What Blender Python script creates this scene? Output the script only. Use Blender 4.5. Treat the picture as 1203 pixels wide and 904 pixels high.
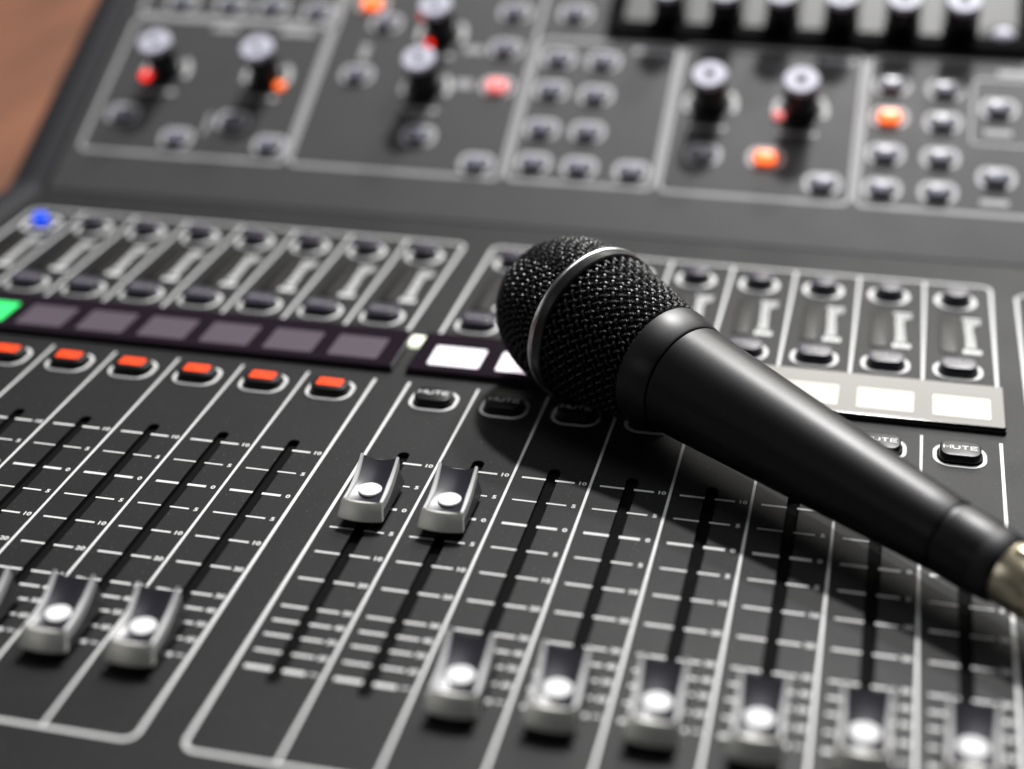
import bpy, bmesh, math, random
from mathutils import Vector, Matrix
random.seed(4)
S = 0.001                      # the builders below work in millimetres
scene = bpy.context.scene
for o in list(bpy.data.objects): bpy.data.objects.remove(o)
C = scene.collection

# ------------------------------------------------------------------ camera
P = 24.0                       # pitch of one channel strip
RM = ((0.9716612882766924, 0.23585792382916565, -0.015664629950109782),
      (0.09941903739309658, -0.46789975965311625, -0.8781717770005972),
      (-0.21445324867744123, 0.8517281577378737, -0.4780888509975316))
CAM = Vector((6.05506923 * P, -16.05729367 * P, 10.32992359 * P))
cam = bpy.data.cameras.new('camera')
camo = bpy.data.objects.new('camera', cam); C.objects.link(camo)
rx, ry, rz = (Vector(r) for r in RM)
M = Matrix((rx, -ry, -rz)).transposed().to_4x4()
M.translation = CAM * S
camo.matrix_world = M
cam.sensor_width = 36.0
cam.lens = 1812.5 / 1203 * 36
cam.clip_start = 0.01
cam.clip_end = 50
cam.dof.use_dof = True
cam.dof.focus_distance = 0.462
cam.dof.aperture_fstop = 3.9
cam.dof.aperture_blades = 0
scene.camera = camo
scene.render.resolution_x = 1024
scene.render.resolution_y = 769

# ------------------------------------------------------------------ world and lamps
w = bpy.data.worlds.new('World'); scene.world = w; w.use_nodes = True
bg = w.node_tree.nodes['Background']
bg.inputs[0].default_value = (0.85, 0.88, 1.0, 1)
bg.inputs[1].default_value = 0.014

def lamp(name, az, el, dist, sx, sy, power, col, target=(60, 40, 0)):
    """rectangular lamp; az from +Y towards +X, el above the horizon, metres"""
    l = bpy.data.lights.new(name, 'AREA'); l.shape = 'RECTANGLE'
    l.size = sx; l.size_y = sy; l.energy = power; l.color = col
    o = bpy.data.objects.new(name, l); C.objects.link(o)
    a, e = math.radians(az), math.radians(el)
    d = Vector((math.sin(a) * math.cos(e), math.cos(a) * math.cos(e), math.sin(e)))
    t = Vector(target) * S
    o.location = t + d * dist
    o.rotation_euler = (-d).to_track_quat('-Z', 'Y').to_euler()
    return o
lamp('window_lamp', 8, 31, 3.0, 1.3, 0.95, 27, (1, 0.975, 0.90), (150, 70, 0))
lamp('key_lamp', 6, 56, 3.2, 0.17, 0.17, 106, (1, 0.98, 0.96))
lamp('second_key_lamp', 13, 46, 3.2, 0.15, 0.15, 34, (0.96, 0.97, 1))
lamp('ceiling_softbox', 5, 79, 2.8, 1.5, 1.2, 17, (0.97, 0.97, 1))
lamp('front_fill_lamp', -140, 24, 2.6, 1.0, 0.8, 2, (1, 0.98, 0.93))  # unseen fill lamp, added on the viewer's side to brighten the knob front plates
lamp('left_lamp', -84, 17, 2.2, 0.5, 1.0, 3, (0.95, 0.96, 1))

scene.view_settings.view_transform = 'Standard'
scene.view_settings.look = 'None'
scene.view_settings.exposure = 0
scene.view_settings.gamma = 1
scene.render.engine = 'CYCLES'
scene.cycles.samples = 160
scene.cycles.use_denoising = True

# ------------------------------------------------------------------ materials
def mat(name, col, rough=0.5, metal=0.0, spec=0.5, emit=None, estr=0.0, noise=0.0, nscale=900,
        bump=0.0, bscale=3000, coat=0.0, rvar=0.0, dust=0.0):
    m = bpy.data.materials.new(name); m.use_nodes = True
    nt = m.node_tree; b = nt.nodes['Principled BSDF']
    b.inputs['Base Color'].default_value = (*col, 1)
    b.inputs['Roughness'].default_value = rough
    b.inputs['Metallic'].default_value = metal
    b.inputs['Specular IOR Level'].default_value = spec
    b.inputs['Coat Weight'].default_value = coat
    b.inputs['Coat Roughness'].default_value = 0.08
    if emit:
        b.inputs['Emission Color'].default_value = (*emit, 1)
        b.inputs['Emission Strength'].default_value = estr
    tc = nt.nodes.new('ShaderNodeTexCoord')
    def nz(scale, det=4):
        n = nt.nodes.new('ShaderNodeTexNoise'); n.inputs['Scale'].default_value = scale
        n.inputs['Detail'].default_value = det
        nt.links.new(tc.outputs['Object'], n.inputs['Vector']); return n
    last = None
    if noise:
        n = nz(nscale)
        mx = nt.nodes.new('ShaderNodeMix'); mx.data_type = 'RGBA'
        mx.inputs['A'].default_value = (*[c * (1 - noise) for c in col], 1)
        mx.inputs['B'].default_value = (*[min(1, c * (1 + noise)) for c in col], 1)
        nt.links.new(n.outputs['Fac'], mx.inputs['Factor'])
        last = mx.outputs['Result']
        nt.links.new(last, b.inputs['Base Color'])
    if dust:
        n = nz(1500, 2)
        cr = nt.nodes.new('ShaderNodeValToRGB')
        cr.color_ramp.elements[0].position = 0.69; cr.color_ramp.elements[1].position = 0.73
        nt.links.new(n.outputs['Fac'], cr.inputs['Fac'])
        mx = nt.nodes.new('ShaderNodeMix'); mx.data_type = 'RGBA'
        nt.links.new(cr.outputs['Color'], mx.inputs['Factor'])
        if last: nt.links.new(last, mx.inputs['A'])
        else: mx.inputs['A'].default_value = (*col, 1)
        mx.inputs['B'].default_value = (dust, dust, dust * .95, 1)
        nt.links.new(mx.outputs['Result'], b.inputs['Base Color'])
    if rvar:
        n = nz(45, 5)
        mr = nt.nodes.new('ShaderNodeMapRange')
        mr.inputs['To Min'].default_value = max(0, rough - rvar); mr.inputs['To Max'].default_value = rough + rvar
        nt.links.new(n.outputs['Fac'], mr.inputs['Value']); nt.links.new(mr.outputs['Result'], b.inputs['Roughness'])
    if bump:
        n = nz(bscale, 3)
        bp = nt.nodes.new('ShaderNodeBump'); bp.inputs['Strength'].default_value = bump
        bp.inputs['Distance'].default_value = 0.00006
        nt.links.new(n.outputs['Fac'], bp.inputs['Height']); nt.links.new(bp.outputs['Normal'], b.inputs['Normal'])
    return m
M_PANEL = mat('panel_paint', (0.0145, 0.0150, 0.0155), 0.55, spec=0.20, noise=0.2, nscale=60, bump=0.5, bscale=2600, rvar=0.05, dust=0.16)
M_UPPER = mat('bridge_paint', (0.066, 0.066, 0.068), 0.55, spec=0.35, noise=0.14, nscale=50, bump=0.4, bscale=2200, rvar=0.05)
M_CHEEK = mat('cheek_rubber', (0.016, 0.016, 0.020), 0.6, spec=0.3, noise=0.15, nscale=80, bump=0.4)
M_PRINT = mat('white_screen_print', (0.78, 0.79, 0.78), 0.5, noise=0.05, nscale=700)
M_PRINT3 = mat('pale_grey_print', (0.64, 0.64, 0.66), 0.5, noise=0.05, nscale=400)
M_PRINT2 = mat('grey_screen_print', (0.50, 0.50, 0.51), 0.5, noise=0.06, nscale=400)
M_BLACK = mat('black_cavity', (0.004, 0.004, 0.004), 0.9, spec=0.1, noise=0.3)
M_CAP = mat('black_button_plastic', (0.012, 0.012, 0.013), 0.34, spec=0.3, noise=0.15, nscale=500, bump=0.15)
M_CAPL = mat('smoked_button_plastic', (0.05, 0.045, 0.065), 0.28, noise=0.1, nscale=500)
M_UCAP = mat('grey_button_plastic', (0.24, 0.24, 0.31), 0.25, noise=0.1, nscale=500)
M_WHITE = mat('white_inlay', (0.93, 0.93, 0.94), 0.6, spec=0.3, noise=0.02)
M_SILVER = mat('silver_metal_edge', (0.74, 0.74, 0.74), 0.6, metal=0.0, spec=0.35, noise=0.04, nscale=700)
M_FRONT = mat('satin_silver_plastic', (0.92, 0.92, 0.86), 0.38, metal=0.5, noise=0.05, nscale=500, bump=0.1)
M_KSIDE = mat('grey_knob_side', (0.055, 0.058, 0.058), 0.35, metal=0.3, noise=0.08)
M_KTOP = mat('smoked_glossy_top', (0.032, 0.031, 0.040), 0.30, noise=0.05)
M_WIRE = mat('black_coated_wire', (0.022, 0.022, 0.022), 0.36, spec=0.75, noise=0.2, nscale=900)
M_FOAM = mat('black_foam', (0.003, 0.003, 0.003), 0.95, spec=0.1, noise=0.3)
M_BODY = mat('black_satin_metal', (0.004, 0.004, 0.005), 0.39, spec=0.40, noise=0.12, nscale=300, bump=0.25, bscale=5000, rvar=0.03)
M_COLLAR = mat('black_collar_metal', (0.008, 0.008, 0.009), 0.40, noise=0.1, nscale=300, bump=0.2, bscale=5000)
M_RUBBER = mat('black_rubber', (0.010, 0.010, 0.012), 0.5, noise=0.1)
M_RING = mat('gunmetal_band', (0.06, 0.06, 0.06), 0.28, metal=0.8, noise=0.05)
M_CHROME = mat('polished_edge', (0.85, 0.85, 0.84), 0.30, metal=1.0, noise=0.02)
M_NICKEL = mat('satin_nickel', (0.74, 0.66, 0.48), 0.28, metal=0.9, noise=0.06, nscale=200)
M_GLASS = mat('display_cover', (0.018, 0.012, 0.018), 0.13, noise=0.05, spec=0.5)
M_GAP = mat('display_gasket', (0.006, 0.006, 0.006), 0.6, noise=0.1)
M_LCDOFF = mat('dim_display', (0.10, 0.082, 0.10), 0.3, noise=0.05, emit=(0.6, 0.45, 0.6), estr=0.035)
M_LCDW = mat('lit_white_display', (0.6, 0.6, 0.6), 0.2, emit=(0.98, 0.86, 1.0), estr=0.98, noise=0.01)
M_LCDWARM = mat('lit_warm_display', (0.35, 0.34, 0.31), 0.3, emit=(1.0, 0.92, 0.80), estr=0.24, noise=0.01)
M_LCDG = mat('lit_green_display', (0.05, 0.5, 0.15), 0.2, emit=(0.03, 0.9, 0.16), estr=0.9, noise=0.01)
M_TILE = mat('emissive_pale_tile', (0.7, 0.72, 0.62), 0.2, emit=(0.92, 1.0, 0.78), estr=1.2, noise=0.01)
M_RED = mat('lit_red_button', (0.7, 0.07, 0.02), 0.3, emit=(1.0, 0.065, 0.010), estr=1.0, noise=0.02)
M_REDTXT = mat('dark_button_lettering', (0.25, 0.02, 0.01), 0.4, emit=(1.0, 0.03, 0.01), estr=0.12, noise=0.02)
M_ORANGE = mat('lit_orange_button', (0.9, 0.3, 0.06), 0.3, emit=(1.0, 0.12, 0.015), estr=1.9, noise=0.02)
M_PINK = mat('lit_pink_button', (0.9, 0.3, 0.3), 0.3, emit=(1.0, 0.2, 0.2), estr=1.0, noise=0.02)
M_LEDR = mat('lit_red_led', (0.8, 0.05, 0.03), 0.3, emit=(1.0, 0.02, 0.01), estr=2.2, noise=0.02)
M_BLUE = mat('lit_blue_button', (0.02, 0.1, 0.8), 0.3, emit=(0.005, 0.06, 0.8), estr=1.2, noise=0.02)
M_CAPTOP = mat('lilac_metal_cap', (0.78, 0.78, 0.92), 0.5, metal=0.0, noise=0.03)
M_METER = mat('meter_window', (0.008, 0.007, 0.005), 0.45, spec=0.25, noise=0.1)
M_WINE = mat('dark_plastic_shaft', (0.010, 0.010, 0.011), 0.35, noise=0.2)
M_TRAY = mat('pale_recess', (0.10, 0.103, 0.098), 0.5, noise=0.06)
def wood():
    m = mat('wood', (0.42, 0.17, 0.085), 0.42)
    nt = m.node_tree; b = nt.nodes['Principled BSDF']
    tc = nt.nodes.new('ShaderNodeTexCoord'); mp = nt.nodes.new('ShaderNodeMapping')
    mp.inputs['Scale'].default_value = (22, 2.2, 8); mp.inputs['Rotation'].default_value = (0, 0, 0.25)
    n = nt.nodes.new('ShaderNodeTexNoise'); n.inputs['Scale'].default_value = 1.2; n.inputs['Detail'].default_value = 8
    cr = nt.nodes.new('ShaderNodeValToRGB')
    cr.color_ramp.elements[0].position = 0.3; cr.color_ramp.elements[0].color = (0.12, 0.062, 0.04, 1)
    cr.color_ramp.elements[1].position = 0.72; cr.color_ramp.elements[1].color = (0.33, 0.14, 0.08, 1)
    nt.links.new(tc.outputs['Object'], mp.inputs['Vector']); nt.links.new(mp.outputs['Vector'], n.inputs['Vector'])
    nt.links.new(n.outputs['Fac'], cr.inputs['Fac']); nt.links.new(cr.outputs['Color'], b.inputs['Base Color'])
    return m
M_WOOD = wood()

# ------------------------------------------------------------------ helpers
def empty(name, loc=(0, 0, 0), parent=None, rot=(0, 0, 0)):
    o = bpy.data.objects.new(name, None); C.objects.link(o)
    o.location = Vector(loc) * S; o.rotation_euler = rot; o.empty_display_size = 0.01
    if parent: o.parent = parent
    return o
def mesh_obj(name, me, m, parent=None, loc=(0, 0, 0), rot=(0, 0, 0)):
    o = bpy.data.objects.new(name, me); C.objects.link(o)
    if m and not me.materials: me.materials.append(m)
    o.location = Vector(loc) * S; o.rotation_euler = rot
    if parent: o.parent = parent
    return o
def to_mesh(bm, name, smooth=False, auto=None):
    for v in bm.verts: v.co *= S
    bmesh.ops.recalc_face_normals(bm, faces=bm.faces)
    me = bpy.data.meshes.new(name); bm.to_mesh(me); bm.free()
    if smooth or auto:
        me.polygons.foreach_set('use_smooth', [True] * len(me.polygons))
        if auto: me.set_sharp_from_angle(angle=math.radians(auto))
    return me
def obj(name, bm, m, parent=None, loc=(0, 0, 0), smooth=False, auto=None, rot=(0, 0, 0)):
    return mesh_obj(name, to_mesh(bm, name, smooth, auto), m, parent, loc, rot)
def rr_pts(w_, h_, r, n=6, cx=0, cy=0):
    r = min(r, w_ / 2 - 1e-3, h_ / 2 - 1e-3); pts = []
    for qx, qy, a0 in ((1, 1, 0), (-1, 1, 90), (-1, -1, 180), (1, -1, 270)):
        for k in range(n + 1):
            a = math.radians(a0 + 90 * k / n)
            pts.append((cx + qx * (w_ / 2 - r) + r * math.cos(a), cy + qy * (h_ / 2 - r) + r * math.sin(a)))
    return pts
def loft(bm, rings, cap0=True, cap1=True):
    """rings: lists of 3D points of one length, closed"""
    vs = [[bm.verts.new(p) for p in r] for r in rings]
    n = len(vs[0])
    for a, b in zip(vs, vs[1:]):
        for i in range(n):
            bm.faces.new((a[i], a[(i + 1) % n], b[(i + 1) % n], b[i]))
    if cap0: bm.faces.new(list(reversed(vs[0])))
    if cap1: bm.faces.new(vs[-1])
    return vs
def rr_block(bm, w_, h_, r, z0, z1, bev=0.4, cx=0, cy=0, n=6, top_scale=None):
    rings = [[(x, y, z0) for x, y in rr_pts(w_, h_, r, n, cx, cy)]]
    tw, th_ = (w_, h_) if top_scale is None else (w_ * top_scale, h_ * top_scale)
    if bev > 0:
        for k in range(4):
            a = math.pi / 2 * k / 3
            i = bev * (1 - math.cos(a))
            rings.append([(x, y, z1 - bev + bev * math.sin(a)) for x, y in rr_pts(tw - 2 * i, th_ - 2 * i, max(r - i, .05), n, cx, cy)])
    else:
        rings.append([(x, y, z1) for x, y in rr_pts(tw, th_, r, n, cx, cy)])
    loft(bm, rings)
def box(bm, x0, x1, y0, y1, z0, z1):
    loft(bm, [[(x0, y0, z), (x1, y0, z), (x1, y1, z), (x0, y1, z)] for z in (z0, z1)])
def cyl(bm, x, y, prof, n=32):
    loft(bm, [[(x + r * math.cos(2 * math.pi * k / n), y + r * math.sin(2 * math.pi * k / n), z) for k in range(n)] for r, z in prof])
def stroke(bm, pts, wd, z0, z1, closed=False):
    """flat ribbon following 2D points"""
    n = len(pts); L = []; Rr = []
    for i, p in enumerate(pts):
        p = Vector(p)
        a = Vector(pts[(i - 1) % n]) if (closed or i > 0) else p
        b = Vector(pts[(i + 1) % n]) if (closed or i < n - 1) else p
        t = (b - a); t.normalize()
        nn = Vector((-t.y, t.x)) * wd / 2
        L.append(p + nn); Rr.append(p - nn)
    def V(q, z): return bm.verts.new((q.x, q.y, z))
    Lt = [V(q, z1) for q in L]; Rt = [V(q, z1) for q in Rr]; Lb = [V(q, z0) for q in L]; Rb = [V(q, z0) for q in Rr]
    rng = range(n) if closed else range(n - 1)
    for i in rng:
        j = (i + 1) % n
        bm.faces.new((Lt[i], Rt[i], Rt[j], Lt[j])); bm.faces.new((Lb[i], Lb[j], Rb[j], Rb[i]))
        bm.faces.new((Lt[i], Lt[j], Lb[j], Lb[i])); bm.faces.new((Rt[i], Rb[i], Rb[j], Rt[j]))
    if not closed:
        bm.faces.new((Lt[0], Lb[0], Rb[0], Rt[0])); bm.faces.new((Lt[-1], Rt[-1], Rb[-1], Lb[-1]))
_txt = {}
def text_mesh(s, size, sx=1.0, bold=0.0):
    key = (s, size, sx, bold)
    if key in _txt: return _txt[key]
    cu = bpy.data.curves.new('lettering', 'FONT'); cu.body = s; cu.size = size
    cu.align_x = 'CENTER'; cu.align_y = 'CENTER'; cu.offset = bold; cu.extrude = 0.015
    cu.resolution_u = 3
    t = bpy.data.objects.new('lettering', cu); C.objects.link(t)
    dg = bpy.context.evaluated_depsgraph_get()
    me = bpy.data.meshes.new_from_object(t.evaluated_get(dg))
    bpy.data.objects.remove(t)
    for v in me.vertices: v.co = (v.co.x * sx * S, v.co.y * S, v.co.z * S)
    _txt[key] = me
    return me
def copy_tree(o, loc, parent):
    c = o.copy(); C.objects.link(c); c.parent = parent; c.location = Vector(loc) * S
    for ch in list(o.children):
        d = ch.copy(); C.objects.link(d); d.parent = c
    return c

# ------------------------------------------------------------------ setting
bm = bmesh.new(); box(bm, -2500, 2500, -1200, 3500, -112, -92)
desk = obj('desk_surface', bm, M_WOOD); desk['kind'] = 'structure'

# ------------------------------------------------------------------ mixing console
console = empty('mixing_console', (0, 0, -92))
console['label'] = 'black digital mixing desk with rows of silver faders, lit mute buttons and knobs'
console['category'] = 'mixing console'
ZB = 92                        # console origin is at its base; parts are placed with +ZB
base = (0, 0, ZB)
YB = 190.0; TILT = math.radians(29)
GAP = 0.5078817 * P
strips = [('r', k, 12.0 + 24 * k) for k in range(8)] + [('l', k, -GAP - 12 - 24 * k) for k in range(8)]
SLOT0, SLOT1, SLOTW = -107.5, 6.5, 3.7

def curve_plate(name, outer, holes, z0, z1, m, parent, loc, rot=(0, 0, 0)):
    cu = bpy.data.curves.new(name, 'CURVE'); cu.dimensions = '2D'; cu.fill_mode = 'BOTH'
    for pts in [outer] + holes:
        sp = cu.splines.new('POLY'); sp.points.add(len(pts) - 1); sp.use_cyclic_u = True
        for i, (x, y) in enumerate(pts): sp.points[i].co = (x * S, y * S, 0, 1)
    cu.extrude = (z1 - z0) / 2 * S
    t = bpy.data.objects.new(name, cu); C.objects.link(t)
    dg = bpy.context.evaluated_depsgraph_get()
    me = bpy.data.meshes.new_from_object(t.evaluated_get(dg)); bpy.data.objects.remove(t)
    for v in me.vertices: v.co.z += (z0 + z1) / 2 * S
    me.name = name; me.materials.clear()
    return mesh_obj(name, me, m, parent, loc, rot)
XL, XR = -211.0, 330.0
slots = [rr_pts(SLOTW, SLOT1 - SLOT0, SLOTW / 2, 6, x, (SLOT0 + SLOT1) / 2) for _, _, x in strips]
curve_plate('fader_panel', [(XL, -210), (XR, -210), (XR, YB - .6), (XL, YB - .6)], slots, -1.6, 0, M_PANEL, console, base)
bm = bmesh.new()               # chassis under the panels
prof = [(-212, -1.7), (YB - 1, -1.7), (YB + 260 * math.cos(TILT), 260 * math.sin(TILT) - 3), (YB + 260 * math.cos(TILT), -91), (-212, -91)]
loft(bm, [[(x, y, z) for y, z in prof] for x in (XL - 1, XR + 1)])
obj('chassis', bm, M_BLACK, console, base)
# left cheek, following the bend
def cheek(x0, x1):
    bm = bmesh.new()
    up = [(-214, 1.2), (YB - 4, 1.2)]
    for k in range(1, 6):
        a = TILT * k / 5; up.append((YB - 4 + 8 * k / 5 * math.cos(a / 2), 1.2 + 8 * k / 5 * math.sin(a / 2)))
    y1, z1 = up[-1]; up.append((y1 + 262 * math.cos(TILT), z1 + 262 * math.sin(TILT)))
    rings = []
    for x, dz in ((x0, -6), (x0 + .8, -2.6), (x0 + 2.6, -.7), (x0 + 5, 0), (x1 - 5, 0), (x1 - 2.4, -.8), (x1 - .5, -3), (x1, -7)):
        rings.append([(x, y, z + dz) for y, z in up] + [(x, up[-1][0], -90.5), (x, -214, -90.5)])
    loft(bm, rings)
    return obj('side_cheek', bm, M_CHEEK, console, base, auto=30)
cheek(-231, XL - 2.2)
# the raised meter bridge: frame of its own coordinates (x, along the slope, out of it)
UROT = (TILT, 0, 0); UB = (0, YB, ZB)
TX0, TX1, TY0, TY1 = 24, 204, 113.5, 190
curve_plate('bridge_panel', [(XL, .4), (XR, .4), (XR, 262), (XL, 262)], [rr_pts(TX1 - TX0, TY1 - TY0, 6, 8, (TX0 + TX1) / 2, (TY0 + TY1) / 2)], -1.6, 0, M_UPPER, console, UB, UROT)

# printed strip dividers and their rounded frames
def strip_frames(xa, xb, n, name):
    bm = bmesh.new()
    # lower fader frame: open at the top, rounded at the bottom
    yb, yt, r, wd = -134.4, 50.6, 3.5, 1.05
    def arc(cx, cy, a0, a1): return [(cx + r * math.cos(math.radians(a0 + (a1 - a0) * k / 6)), cy + r * math.sin(math.radians(a0 + (a1 - a0) * k / 6))) for k in range(7)]
    stroke(bm, [(xa, yt)] + arc(xa + r, yb + r, 180, 270) + arc(xb - r, yb + r, 270, 360) + [(xb, yt)], wd, 0.0, 0.05)
    yb2, yt2 = 87.5, 167.6
    stroke(bm, [(xa, yb2)] + arc(xa + r, yt2 - r, 180, 90) + arc(xb - r, yt2 - r, 90, 0) + [(xb, yb2)], 1.15, 0.0, 0.05)
    for k in range(1, n):
        x = xa + (xb - xa) * k / n
        stroke(bm, [(x, yb + .5), (x, yt)], 0.85, 0.003, 0.053)
        stroke(bm, [(x, yb2), (x, yt2 - .6)], 1.05, 0.003, 0.053)
    return obj(name, bm, M_PRINT, console, base)
strip_frames(0, 192, 8, 'printed_frame')
strip_frames(-GAP - 192, -GAP, 8, 'printed_frame')
bm = bmesh.new()
stroke(bm, [(201, 20), (201, 160), (204.5, 163.8), (300, 164)], 1.1, 0, .05)
obj('printed_frame', bm, M_PRINT, console, base)

# fader scales with their numbers
def mute_mesh(size, sx, m):
    """the word MUTE in plain wide strokes"""
    k = ('MUTE', size, sx, m.name)
    if k in _t2: return _t2[k]
    bm = bmesh.new(); h = size * .36; wd = size * .18; w1 = size * .30 * sx
    L = {'M': [[(-w1, -h), (-w1, h), (0, -h * .35), (w1, h), (w1, -h)]],
         'U': [[(-w1, h), (-w1, -h * .5), (-w1 * .5, -h), (w1 * .5, -h), (w1, -h * .5), (w1, h)]],
         'T': [[(-w1, h), (w1, h)], [(0, h), (0, -h)]],
         'E': [[(w1, h), (-w1, h), (-w1, -h), (w1, -h)], [(-w1, 0), (w1 * .8, 0)]]}
    pitch = w1 * 2 + size * .26
    for i, ch in enumerate('MUTE'):
        for j, pl in enumerate(L[ch]):
            stroke(bm, [(x + (i - 1.5) * pitch, y) for x, y in pl], wd, -.01, .02 + .004 * j)
    me = to_mesh(bm, 'lettering'); me.materials.append(m); _t2[k] = me
    return me
_t2 = {}
ROWS = [(0, '10', .9), (-12.68, '5', .62), (-25.43, '0', 1.15), (-37.9, '5', .7), (-50.5, '10', .75), (-63.5, '20', .8), (-76.3, '30', .8),
        (-82.7, '40', .85), (-88.8, '50', .85), (-95.4, '60', .85), (-102.1, '\u221e', 1.35)]
bm = bmesh.new()
for y, t, wd in ROWS:
    stroke(bm, [(-9.1, y), (-1.75, y)], wd, 0, .05); stroke(bm, [(1.2, y), (7.2, y)], wd, 0, .05)
scale_me = to_mesh(bm, 'fader_scale'); scale_me.materials.append(M_PRINT)
for side, k, x in strips:
    sc = mesh_obj('fader_scale', scale_me, M_PRINT, console, (x, 0, ZB))
    for y, t, wd in ROWS:
        me = text_mesh(t, 2.45, 1.12, 0.075)
        mesh_obj('number', me, M_PRINT, sc, (9.45, y, 0.04))

# fader knobs
def knob():
    root = empty('fader_knob', (0, 0, 0), console)
    # side profile of the rim (y, z): low at the front, sweeping up to the back
    def ztop(y):
        t = (y + 8.5) / 17.0
        return 8.0 + 4.9 * max(0, t) ** 2.1 - 0.25 * math.sin(math.pi * min(1, max(0, t)))
    bm = bmesh.new()           # body: dark grey sides, stem into the slot
    ys = [-8.5 + 17 * k / 14 for k in range(15)]
    HW = 5.5
    def sect(y, top):
        return [(-HW - .75, y, 2.2), (-HW, y, top), (HW, y, top), (HW + .75, y, 2.2)]
    rings = [[(-HW - .4, -10.2, 2.2), (-HW - .1, -9.2, 5.0), (HW + .1, -9.2, 5.0), (HW + .4, -10.2, 2.2)]]
    rings += [sect(y, ztop(y) - 2.9) for y in ys]
    rings += [[(-HW - .7, 11.4, 2.2), (-HW + .2, 9.3, 9.2), (HW - .2, 9.3, 9.2), (HW + .7, 11.4, 2.2)]]
    loft(bm, rings)
    box(bm, -1.1, 1.1, -4, 4, -8, 2.3)
    obj('body', bm, M_KSIDE, root, auto=40)
    bm = bmesh.new()           # bowed front plate
    n = 14; rings = []
    for k in range(n + 1):
        u = -1 + 2 * k / n; bow = 1.1 * (1 - u * u)
        xt, xb = u * (HW + .55), u * (HW + 1.2)
        rings.append([(xb, -11.9 - bow, 3.3), (xb * .98 + xt * .02, -11.6 - bow, 4.0), (xt, -9.2 - bow, 7.75), (xt, -9.0 - bow, 7.95), (xt, -8.7, 7.5), (xb, -10.4, 3.3)])
    loft(bm, rings)
    obj('front_plate', bm, M_FRONT, root, auto=40)
    for s in (-1, 1):          # bright side rims
        bm = bmesh.new(); rings = []
        for y in ys:
            z = ztop(y); tw = .50 + .22 * (1 - abs(y / 8.5))
            xo, xi = s * (HW + .45), s * (HW + .45 - 2 * tw)
            rings.append([(xo, y, z - 3.1), (xo, y, z - .25), (xo - s * .3, y, z), (xi + s * .25, y, z - .05), (xi, y, z - .5), (xi, y, z - 3.1)])
        loft(bm, rings)
        obj('rim', bm, M_SILVER, root, auto=50)
    bm = bmesh.new(); rings = []   # smoked concave top
    for y in ys:
        row = []
        for j in range(21):
            u = -1 + 2 * j / 20
            row.append((u * (HW - .6), y, ztop(y) - 1.55 + .95 * u * u))
        rings.append(row + [(HW - .6, y, ztop(y) - 3.0), (-HW + .6, y, ztop(y) - 3.0)])
    loft(bm, rings)
    obj('finger_rest', bm, M_KTOP, root, auto=50)
    bm = bmesh.new()
    cyl(bm, 0, 0, [(3.5, -.5), (3.5, .0), (3.38, .12)], 36)
    d = obj('dot', bm, M_WHITE, root, (0, -1.6, ztop(-1.6) - 1.05), auto=40, rot=(math.radians(3), 0, 0))
    return root
k0 = knob()
pos = {('r', 0): -25.4, ('r', 1): -25.6, ('l', 0): -99.5, ('l', 1): -99.3}
first = True
for side, k, x in strips:
    y = pos.get((side, k), -100.3 + .35 * math.sin(k * 2.1))
    if first: k0.location = Vector((x, y, ZB)) * S; first = False
    else: copy_tree(k0, (x, y, ZB), console)

# rounded push buttons with a printed outline
def button(name, w_, d_, r, h, cap_m, parent, loc, ring=1.05, ring_w=None, ring_d=None, txt=None, txt_m=None, txt_size=2.6, lit=None, rot=(0, 0, 0), ring_m=None, ry=0, arch=False, tsx=1.3):
    root = empty(name, loc, parent, rot)
    bm = bmesh.new()
    rr_block(bm, w_ + .7, d_ + .7, r + .3, -.3, .35, .2)
    obj('surround', bm, M_BLACK, root)
    bm = bmesh.new()
    rr_block(bm, w_, d_, r, .1, h, .6, top_scale=.975)
    cap = obj('cap', bm, cap_m, root, auto=45)
    if lit:
        bm = bmesh.new(); rr_block(bm, w_ * .70, d_ * .50, .9, h - .3, h + .12, .1, cy=d_ * .04)
        obj('lens', bm, lit, root, auto=45)
    if ring:
        bm = bmesh.new()
        rw, rd = ring_w or w_ + 2.6, ring_d or d_ + 2.6
        pts = rr_pts(rw, rd, min(rd / 2, r + 1.6), 8, 0, ry)
        if arch:
            pts = pts[-7:] + pts[:25 - 6] if False else [p for p in pts]
            stroke(bm, pts, ring, 0, .05, True)
        else: stroke(bm, pts, ring, 0, .05, True)
        obj('outline', bm, ring_m or M_PRINT, root)
    if txt:
        me = text_mesh(txt, txt_size, tsx, 0.05)
        mesh_obj('lettering', me, txt_m, root, (0, d_ * .04, h + (.15 if lit else .03)))
    return root
mesh_txt_fix = []
def with_mat(me, m):
    c = me.copy(); c.materials.clear(); c.materials.append(m); return c
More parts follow.
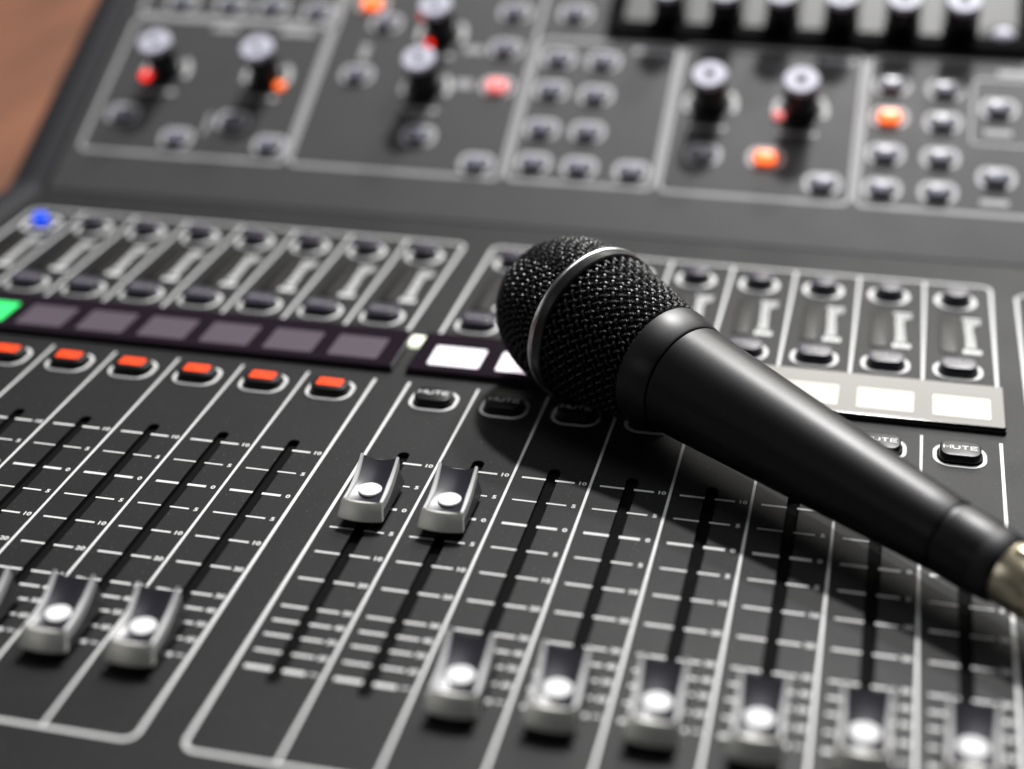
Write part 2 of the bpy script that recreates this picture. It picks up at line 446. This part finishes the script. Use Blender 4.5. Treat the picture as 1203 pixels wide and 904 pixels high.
# lettering in several materials needs its own mesh
_old = text_mesh
def text_mesh_m(s, size, sx, bold, m):
    k = (s, size, sx, bold, m.name)
    if k not in _t2: _t2[k] = with_mat(_old(s, size, sx, bold), m)
    return _t2[k]
def btn(name, txt=None, txt_m=None, ts=2.6, tsx=1.3, **kw):
    r = button(name, txt=None, **kw)
    if txt:
        h = kw['h']; d_ = kw['d_']
        mesh_obj('lettering', mute_mesh(ts, tsx * .9, txt_m) if txt == 'MUTE' else text_mesh_m(txt, ts, tsx, .022, txt_m), None, r, (0, d_ * .04, h + (.16 if kw.get('lit') else .05)))
    return r
MY = 40.2
proto = {}
for side, k, x in strips:
    key = side
    loc = (x - .5, MY, ZB)
    if key not in proto:
        if side == 'r': proto[key] = btn('mute_button', 'MUTE', M_PRINT, 2.75, 1.32, w_=12.7, d_=9.6, r=3.2, h=2.8, cap_m=M_CAP, parent=console, loc=loc, ring_w=15.0, ring_d=12.4, ring=1.15)
        else: proto[key] = btn('mute_button', 'MUTE', M_REDTXT, 2.3, 1.3, w_=12.7, d_=9.6, r=3.2, h=2.8, cap_m=M_CAP, parent=console, loc=loc, ring_w=15.0, ring_d=12.4, ring=1.15, lit=M_RED)
    else: copy_tree(proto[key], loc, console)
proto = {}
for side, k, x in strips:      # solo buttons
    loc = (x - .5, 97.0, ZB)
    if 'a' not in proto: proto['a'] = btn('solo_button', 'SOLO', M_PRINT2, 2.6, 1.3, w_=12.6, d_=9.0, r=3.6, h=3.3, cap_m=M_CAPL, parent=console, loc=loc, ring_w=15.0, ring_d=12.0, ring=1.4)
    else: copy_tree(proto['a'], loc, console)
proto = {}
for side, k, x in strips:      # round select buttons at the top of each strip
    loc = (x - .8, 152.6, ZB)
    blue = (side, k) == ('l', 7)
    if blue:
        btn('select_button', w_=6.6, d_=5.4, r=2.6, h=4.4, cap_m=M_BLUE, parent=console, loc=loc, ring_w=13.4, ring_d=13.2, ring=1.7, ring_m=M_PRINT)
    elif 'a' not in proto: proto['a'] = btn('select_button', w_=10.2, d_=9.4, r=4.6, h=4.4, cap_m=M_CAPL, parent=console, loc=loc, ring_w=13.4, ring_d=13.2, ring=1.8, ring_m=M_PRINT)
    else: copy_tree(proto['a'], loc, console)
# meter windows and the small printed legend beside each
bm = bmesh.new(); rr_block(bm, 6.2, 30, 1.4, -.4, .5, .3)
met = to_mesh(bm, 'level_meter', auto=40); met.materials.append(M_METER)
bm = bmesh.new()
LEG = [(0, 6.4, 13.2), (.3, 5.6, 10.6), (-.8, 3.6, 8.0), (-1.0, 3.0, 5.6), (-.9, 3.0, 3.2), (-.7, 3.2, .8), (-.6, 3.2, -1.6), (-.5, 3.4, -4.0), (-.5, 3.4, -6.4), (-.4, 3.8, -8.6), (0, 6.4, -11.8), (0, 6.4, -13.4)]
for dx, wd, y in LEG:
    n = max(2, int(wd / 1.35)); g = wd / n
    for q_ in range(n): box(bm, dx - wd / 2 + g * q_ + .06, dx - wd / 2 + g * (q_ + 1) - .16, y - .82 + .12 * (q_ % 2), y + .82 - .1 * ((q_ + 1) % 3 == 0), 0, .05)
leg_me = to_mesh(bm, 'meter_legend'); leg_me.materials.append(M_PRINT)
for side, k, x in strips:
    mesh_obj('level_meter', met, None, console, (x - 3.4, 124.5, ZB))
    mesh_obj('meter_legend', leg_me, None, console, (x + 4.6, 124.6, ZB))

# display plates between the two sections
def plate(x0, x1, name='display_plate'):
    root = empty(name, ((x0 + x1) / 2, 70.2, ZB), console)
    bm = bmesh.new(); rr_block(bm, x1 - x0 + .5, 28.6, .8, -.2, 1.1, .2)
    obj('gasket', bm, M_GAP, root)
    bm = bmesh.new(); rr_block(bm, x1 - x0, 27.8, .8, 1.1, 2.3, .35)
    obj('cover', bm, M_GLASS, root, auto=12)
    return root
pr = plate(-3.2, 193.6); pl = plate(-230 + 19.2, -8.2)
for side, k, x in strips:
    root, m = (pr, M_LCDW if k < 3 else M_LCDWARM) if side == 'r' else (pl, M_LCDG if k == 6 else M_LCDOFF)
    bm = bmesh.new(); rr_block(bm, 18.2, 14.0 if side == 'r' else 15.6, .9, -.2, .06, 0)
    rx0 = root.location.x / S
    obj('screen', bm, m, root, (x + .1 - rx0, -2.7 if side == 'r' else -2.0, 2.3))
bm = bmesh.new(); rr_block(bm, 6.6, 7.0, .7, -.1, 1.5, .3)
obj('pale_tile', bm, M_TILE, console, (-5.0, 78.8, ZB), auto=40)  # small pale emissive tile in the gap between the display plates
bm = bmesh.new(); rr_block(bm, 30, 30, 2, -.1, 2.2, .5)
obj('display_plate', bm, M_GLASS, console, (219, 72, ZB), auto=40)
# tiny screw heads / specks of the centre gap
# ------------------------------------------------------------------ the tilted bridge
def U(x, y, h=0):              # bridge coordinates to console coordinates
    return (x, YB + y * math.cos(TILT) - h * math.sin(TILT), ZB + y * math.sin(TILT) + h * math.cos(TILT))
def uframe(pts, wd=1.9, m=M_PRINT2, closed=False):
    bm = bmesh.new(); stroke(bm, pts, wd, 0, .06, closed)
    return obj('printed_frame', bm, m, console, UB, rot=UROT)
def uline(x0, y0, x1, y1, wd=1.9): return uframe([(x0, y0), (x1, y1)], wd)
def rrframe(x0, x1, y0, y1, r=4, wd=1.9): return uframe(rr_pts(x1 - x0, y1 - y0, r, 6, (x0 + x1) / 2, (y0 + y1) / 2), wd, closed=True)
rrframe(-204.5, -106.5, 24.2, 107.5)
rrframe(-204.5, -106.5, 109.5, 190)
rrframe(-104.3, -9, 24.2, 190)
rrframe(-6.5, 56.5, 24.6, 107)
rrframe(58.8, 136.6, 24.2, 108)
rrframe(139, 300, 24.2, 107)
rrframe(182.5, 222, 61, 97, 3, 1.1)
uline(-148.5, 50, -148.5, 38, 1.6)

def encoder(name='rotary_encoder', black=False):
    root = empty(name, (0, 0, 0), console, UROT)
    bm = bmesh.new(); cyl(bm, 0, 0, [(7.9, -.2), (7.9, 1.0), (7.0, 1.6), (6.7, 15.6), (6.3, 16.4)], 36)
    obj('shaft', bm, M_WINE, root, auto=35)
    bm = bmesh.new(); cyl(bm, 0, 0, [(6.9, 16.0), (7.3, 16.6), (7.3, 18.2), (6.8, 18.8), (2.1, 18.8), (1.9, 18.0)], 36)
    obj('cap', bm, M_CAPTOP, root, auto=35)
    bm = bmesh.new(); cyl(bm, 0, 0, [(2.2, 18.7), (2.2, 18.95)], 16)
    obj('centre_dimple', bm, M_BLACK, root)
    return root
ENC = [(-178.5, 74.5), (-128.8, 74.5), (-53, 73.5), (-53.2, 106.5), (74.2, 73.8), (112.3, 73.5)]
e0 = encoder()
e0.location = Vector(U(*ENC[0])) * S
for x, y in ENC[1:]: copy_tree(e0, U(x, y), console)
# printed position arcs round each encoder and the name line below it
bm = bmesh.new()
def arcpts(r, a0, a1, n=8): return [(r * math.cos(math.radians(a0 + (a1 - a0) * k / n)), r * math.sin(math.radians(a0 + (a1 - a0) * k / n))) for k in range(n + 1)]
stroke(bm, arcpts(10.6, -20, 42), 2.4, 0, .06); stroke(bm, arcpts(10.6, 150, 205), 2.0, 0, .06)
stroke(bm, [(-8, -13.2), (8, -13.2)], 2.2, 0, .06)
arc_me = to_mesh(bm, 'encoder_legend'); arc_me.materials.append(M_PRINT)
for x, y in ENC: mesh_obj('encoder_legend', arc_me, None, console, U(x, y), UROT)
# red position lamps
bm = bmesh.new(); cyl(bm, 0, 0, [(2.3, -.2), (2.3, .7), (1.6, 1.5), (.5, 1.8)], 20)
led_me = to_mesh(bm, 'position_led', auto=60); led_me.materials.append(M_LEDR)
ledo = led_me.copy(); ledo.materials.clear(); ledo.materials.append(M_ORANGE)
ledp = led_me.copy(); ledp.materials.clear(); ledp.materials.append(M_PINK)
for me, x, y in ((led_me, -187.6, 70), (ledo, -121, 69), (led_me, -63.6, 117.5), (ledp, 103.6, 69.6), (led_me, -57, 101)):
    mesh_obj('position_led', me, None, console, U(x, y), UROT)

# small bridge buttons
def ub(m, name='bridge_button', lit=False):
    return btn(name, w_=9.0, d_=5.6, r=2.0, h=2.8, cap_m=m, parent=console, loc=(0, 0, 0), ring=2.0, ring_w=13.6, ring_d=9.2, ring_m=M_PRINT3, rot=UROT, ry=.9)
BT = [(-190.5, 45.6), (-160.2, 33.4), (-137.1, 45.6), (-115.6, 33), (-185, 118), (-160, 118), (-139, 118), (-116, 116),
      (-86.6, 77.9), (-81.3, 111), (-21.6, 122), (-21.6, 99), (-49.6, 44.2), (-20.6, 31),
      (6.3, 123), (3.8, 95), (24, 94.6), (3.8, 75.5), (24, 74.2), (4, 53), (24, 53), (4, 33.6), (24, 33), (46.4, 32.6),
      (74.7, 44.6), (125.1, 33.4), (149, 90), (171, 89), (171, 70.7), (149, 51.6), (171, 51.2), (149, 32.8), (171, 33.0), (193, 80), (193.3, 42.5), (215, 80), (215, 42.5)]
b0 = ub(M_UCAP); b0.location = Vector(U(*BT[0])) * S
for x, y in BT[1:]: copy_tree(b0, U(x, y), console)
for m, pts in ((M_ORANGE, [(-90.5, 122.7), (100.8, 45), (149.2, 71.8)]), (M_PINK, [(-20.7, 76)])):
    q = ub(m); q.location = Vector(U(*pts[0])) * S
    for x, y in pts[1:]: copy_tree(q, U(x, y), console)
# printed name bars
for x, y, w_, h_ in ((45, 103, 17, 3.4), (126, 103, 14, 3.4), (193, 67.5, 11, 3), (193, 30.5, 11, 3), (200, 101, 16, 3.6), (-52, 56, 9, 3), (-36, 77, 8, 5), (-36, 98, 9, 4),
                     (-158, 103, 12, 3.6), (-122, 103, 16, 4), (-86.6, 93, 3.5, 10)):
    bm = bmesh.new(); box(bm, - w_ / 2, w_ / 2, - h_ / 2, h_ / 2, 0, .06)
    obj('printed_name_bar', bm, M_PRINT2, console, U(x, y), rot=UROT)
# control row in its black recess
root = empty('encoder_recess', UB, console, UROT)
cx, cy = (TX0 + TX1) / 2, (TY0 + TY1) / 2
curve_plate('bezel', rr_pts(TX1 - TX0 + 4, TY1 - TY0 + 4, 7, 8, cx, cy), [rr_pts(TX1 - TX0 - 9, TY1 - TY0 - 9, 4, 8, cx, cy)], -1.0, 3.6, M_BLACK, root, (0, 0, 0))
bm = bmesh.new(); box(bm, TX0, TX1, TY0, TY1, -2.6, -1.5); obj('floor', bm, M_TRAY, root)
for x in (49, 74.3, 99, 124.6, 150.8, 175.4): copy_tree(e0, U(x, 125.5, -1.2), console)
bm = bmesh.new()
for x in (49, 74.3, 99, 124.6, 150.8, 175.4): rr_block(bm, 15.6, 68, 2, -1.5, -1.0, .2, x, 151)
obj('knob_seat', bm, M_GAP, root)
bm = bmesh.new(); cyl(bm, 0, 0, [(9.5, 0), (9.5, 2.4), (8.6, 3)], 32)
js = empty('joystick', U(193, 120, -2), console, UROT); obj('collar', bm, M_GAP, js, auto=35)  # small joystick beside the encoder row: collar and pale rounded top
bm = bmesh.new(); cyl(bm, 0, 0, [(5.2, 2.6), (4.9, 4.4), (3.8, 6), (1.8, 7)], 28); obj('stick_top', bm, M_CAPTOP, js, auto=60)

# ------------------------------------------------------------------ microphone
RC = Vector((62.65, 52.43, 26.84)); TC = Vector((209.6, -58.4, 13.9))
ax = (TC - RC).normalized()
q = ax.to_track_quat('X', 'Z')
mic = empty('microphone', (RC.x, RC.y, 0))
mic['label'] = 'black handheld microphone with woven wire grille lying across the mixing desk'
mic['category'] = 'microphone'
def mpart(name, bm, m, parent=None, smooth=False, auto=None):
    """builders use x along the microphone, 0 at the grille band"""
    bmesh.ops.transform(bm, matrix=q.to_matrix().to_4x4(), verts=bm.verts)
    bmesh.ops.translate(bm, vec=Vector((0, 0, RC.z)), verts=bm.verts)
    return obj(name, bm, m, parent or mic, smooth=smooth, auto=auto)
def lathe(bm, prof, n=96, cap=True):
    loft(bm, [[(s_, r * math.cos(2 * math.pi * k / n), r * math.sin(2 * math.pi * k / n)) for k in range(n)] for s_, r in prof], cap, cap)
def tube(bm, pts, r, n=5):
    prev = None; up = Vector((0.13, 0.31, 0.94))
    N = len(pts)
    for i, p in enumerate(pts):
        t = (pts[min(i + 1, N - 1)] - pts[max(i - 1, 0)]).normalized()
        a = t.cross(up)
        if a.length < 1e-3: a = t.cross(Vector((1, 0, 0)))
        a.normalize(); b = t.cross(a); up = -b if prev is None else b
        up = b
        ring = [bm.verts.new(p + (a * math.cos(2 * math.pi * k / n) + b * math.sin(2 * math.pi * k / n)) * r) for k in range(n)]
        if prev:
            for k in range(n): bm.faces.new((prev[k], prev[(k + 1) % n], ring[(k + 1) % n], ring[k]))
        prev = ring
R0 = 24.9; DD = 36.0
def dome(u, v, off):
    rho = min(1.0, math.hypot(u, v)); ph = rho * math.pi / 2; a = math.atan2(v, u)
    e = 1.06
    s_ = -2 - (DD - 2) * math.cos(ph) ** .86; r = R0 * math.sin(ph)
    nrm = Vector((-math.cos(ph) / 1.0, math.sin(ph) * math.cos(a), math.sin(ph) * math.sin(a))).normalized()
    return Vector((s_, r * math.cos(a), r * math.sin(a))) + nrm * off
bm = bmesh.new()
NN = 19; pit = 1.0 / NN; AMP = .60; WR = .45
ca, sa = math.cos(.5), math.sin(.5)
for fam in (0, 1):
    for i in range(-NN, NN + 1):
        c = (i + .001) * pit
        if abs(c) >= .995: continue
        L = math.sqrt(1 - c * c); n = max(4, int(L * 2 * NN * 5)); pts = []
        for k in range(n + 1):
            t = -L + 2 * L * k / n
            u, v = (c, t) if fam == 0 else (t, c)
            sgn = math.cos(math.pi * (t / pit)) * (1 if i % 2 == 0 else -1) * (1 if fam == 0 else -1)
            pts.append(dome(u * ca - v * sa, u * sa + v * ca, sgn * AMP))
        tube(bm, pts, WR)
gr = mpart('front_grille', bm, M_WIRE, smooth=True)
bm = bmesh.new()
lathe(bm, [(-2 - (DD - 2) * math.cos(p) ** .86 + .9, (R0 - 1.1) * math.sin(p)) for p in [math.pi / 2 * k / 20 for k in range(1, 21)]], 64)
mpart('foam_liner', bm, M_FOAM, gr, smooth=True)
def cone_r(s_): 
    t = s_ / 32.0
    return 24.6 - 5.6 * t ** 1.15
bm = bmesh.new()
AMP = .48; N = 42; K = 1 / 24.0
s0, s1 = 1.6, 32.2
ns = int((s1 - s0) / (math.pi / (N * K)) * 6)
for fam in (1, -1):
    for i in range(N):
        pts = []
        for k in range(ns + 1):
            s_ = s0 + (s1 - s0) * k / ns
            th = 2 * math.pi * i / N + fam * K * (s_ - s0)
            r = cone_r(s_) + AMP * fam * math.cos(N * K * (s_ - s0))
            pts.append(Vector((s_, r * math.cos(th), r * math.sin(th))))
        tube(bm, pts, WR)
gr2 = mpart('rear_grille', bm, M_WIRE, smooth=True)
bm = bmesh.new(); lathe(bm, [(.5 + 32 * k / 12, cone_r(.5 + 32 * k / 12) - 1.2) for k in range(13)], 64)
mpart('foam_liner', bm, M_FOAM, gr2, smooth=True)
bm = bmesh.new()
lathe(bm, [(-1.9, 24.0), (-1.6, 25.2), (-.9, 25.75), (2.3, 25.75), (2.8, 25.3), (3.0, 24.0)], 128)
band = mpart('grille_band', bm, M_RING, auto=35)
bm = bmesh.new()
lathe(bm, [(-1.5 - 1.15 * math.sin(math.radians(a)), 25.1 + 1.15 * math.cos(math.radians(a))) for a in range(-60, 181, 20)], 128)
mpart('polished_edge', bm, M_CHROME, band, auto=60)
bm = bmesh.new()
lathe(bm, [(31.2, 17.5), (31.4, 19.3), (31.9, 19.75), (34, 19.6), (41.4, 17.95), (41.9, 17.6), (41.95, 16.5)], 128)
mpart('collar', bm, M_COLLAR, auto=30)
bm = bmesh.new()
prof = [(42.0, 16.4), (42.2, 17.2), (42.6, 17.55)]
for k in range(1, 21):
    s_ = 42.6 + (137.6 - 42.6) * k / 20
    t = (s_ - 42.6) / (140 - 42.6)
    prof.append((s_, 17.55 - 7.1 * t ** 0.96))
prof = [p if p[0] < 137 else (139.6, 10.5) for p in prof]
prof += [(139.9, 10.4), (140.0, 9.9), (141.6, 9.9), (141.7, 10.4)]
prof += [(142.2, 10.5), (150.5, 10.3), (152.5, 10.1)]
lathe(bm, prof, 128)
mpart('handle', bm, M_BODY, auto=28)
bm = bmesh.new(); lathe(bm, [(152.5, 10.05), (154.5, 9.95), (157.2, 9.6), (158.0, 9.1), (158.0, 7.0)], 96)
mpart('end_ring', bm, M_RUBBER, auto=30)
# plug and lead
plug = empty('microphone_lead', (RC.x, RC.y, 0))
plug['label'] = 'silver cable connector plugged into the tail end of the microphone'
plug['category'] = 'cable plug'
bm = bmesh.new()
lathe(bm, [(157.8, 7.0), (157.85, 8.3), (158.6, 8.8), (166.5, 8.9), (167, 8.5), (168.5, 8.5), (169, 8.9), (186, 8.9), (190, 8.0), (191, 7)], 72)
sh = mpart('plug_shell', bm, M_NICKEL, plug, auto=35)
bm = bmesh.new(); 
for k in range(4): pass
loft(bm, [[(s_, math.cos(a) * 4 - 8.0 * 0, 0) for a in (0,)] for s_ in (0,)], False, False) if False else None
rings = []
for s_, hh in ((159.5, .2), (161, 1.4), (166, 1.6), (171, .3)):
    rings.append([(s_, -2.6, 8.4), (s_, 2.6, 8.4), (s_, 2.2, 8.7 + hh), (s_, -2.2, 8.7 + hh)])
loft(bm, rings)
mpart('release_catch', bm, M_NICKEL, sh, auto=35)
bm = bmesh.new(); lathe(bm, [(190.8, 6.8), (192, 7.2), (196, 6.2), (212, 4.2), (215, 3.4)], 48)
mpart('strain_relief', bm, M_RUBBER, plug, auto=40)
bm = bmesh.new()
pts = []
for k in range(40):
    t = k / 39
    s_ = 212 + 190 * t
    pts.append(Vector((s_, -40 * t * t, -2.2 + 18 * t * 0 + 0.0875 * 190 * t * .9)))
tube(bm, pts, 3.1, 12)
mpart('cable', bm, M_RUBBER, plug, smooth=True)
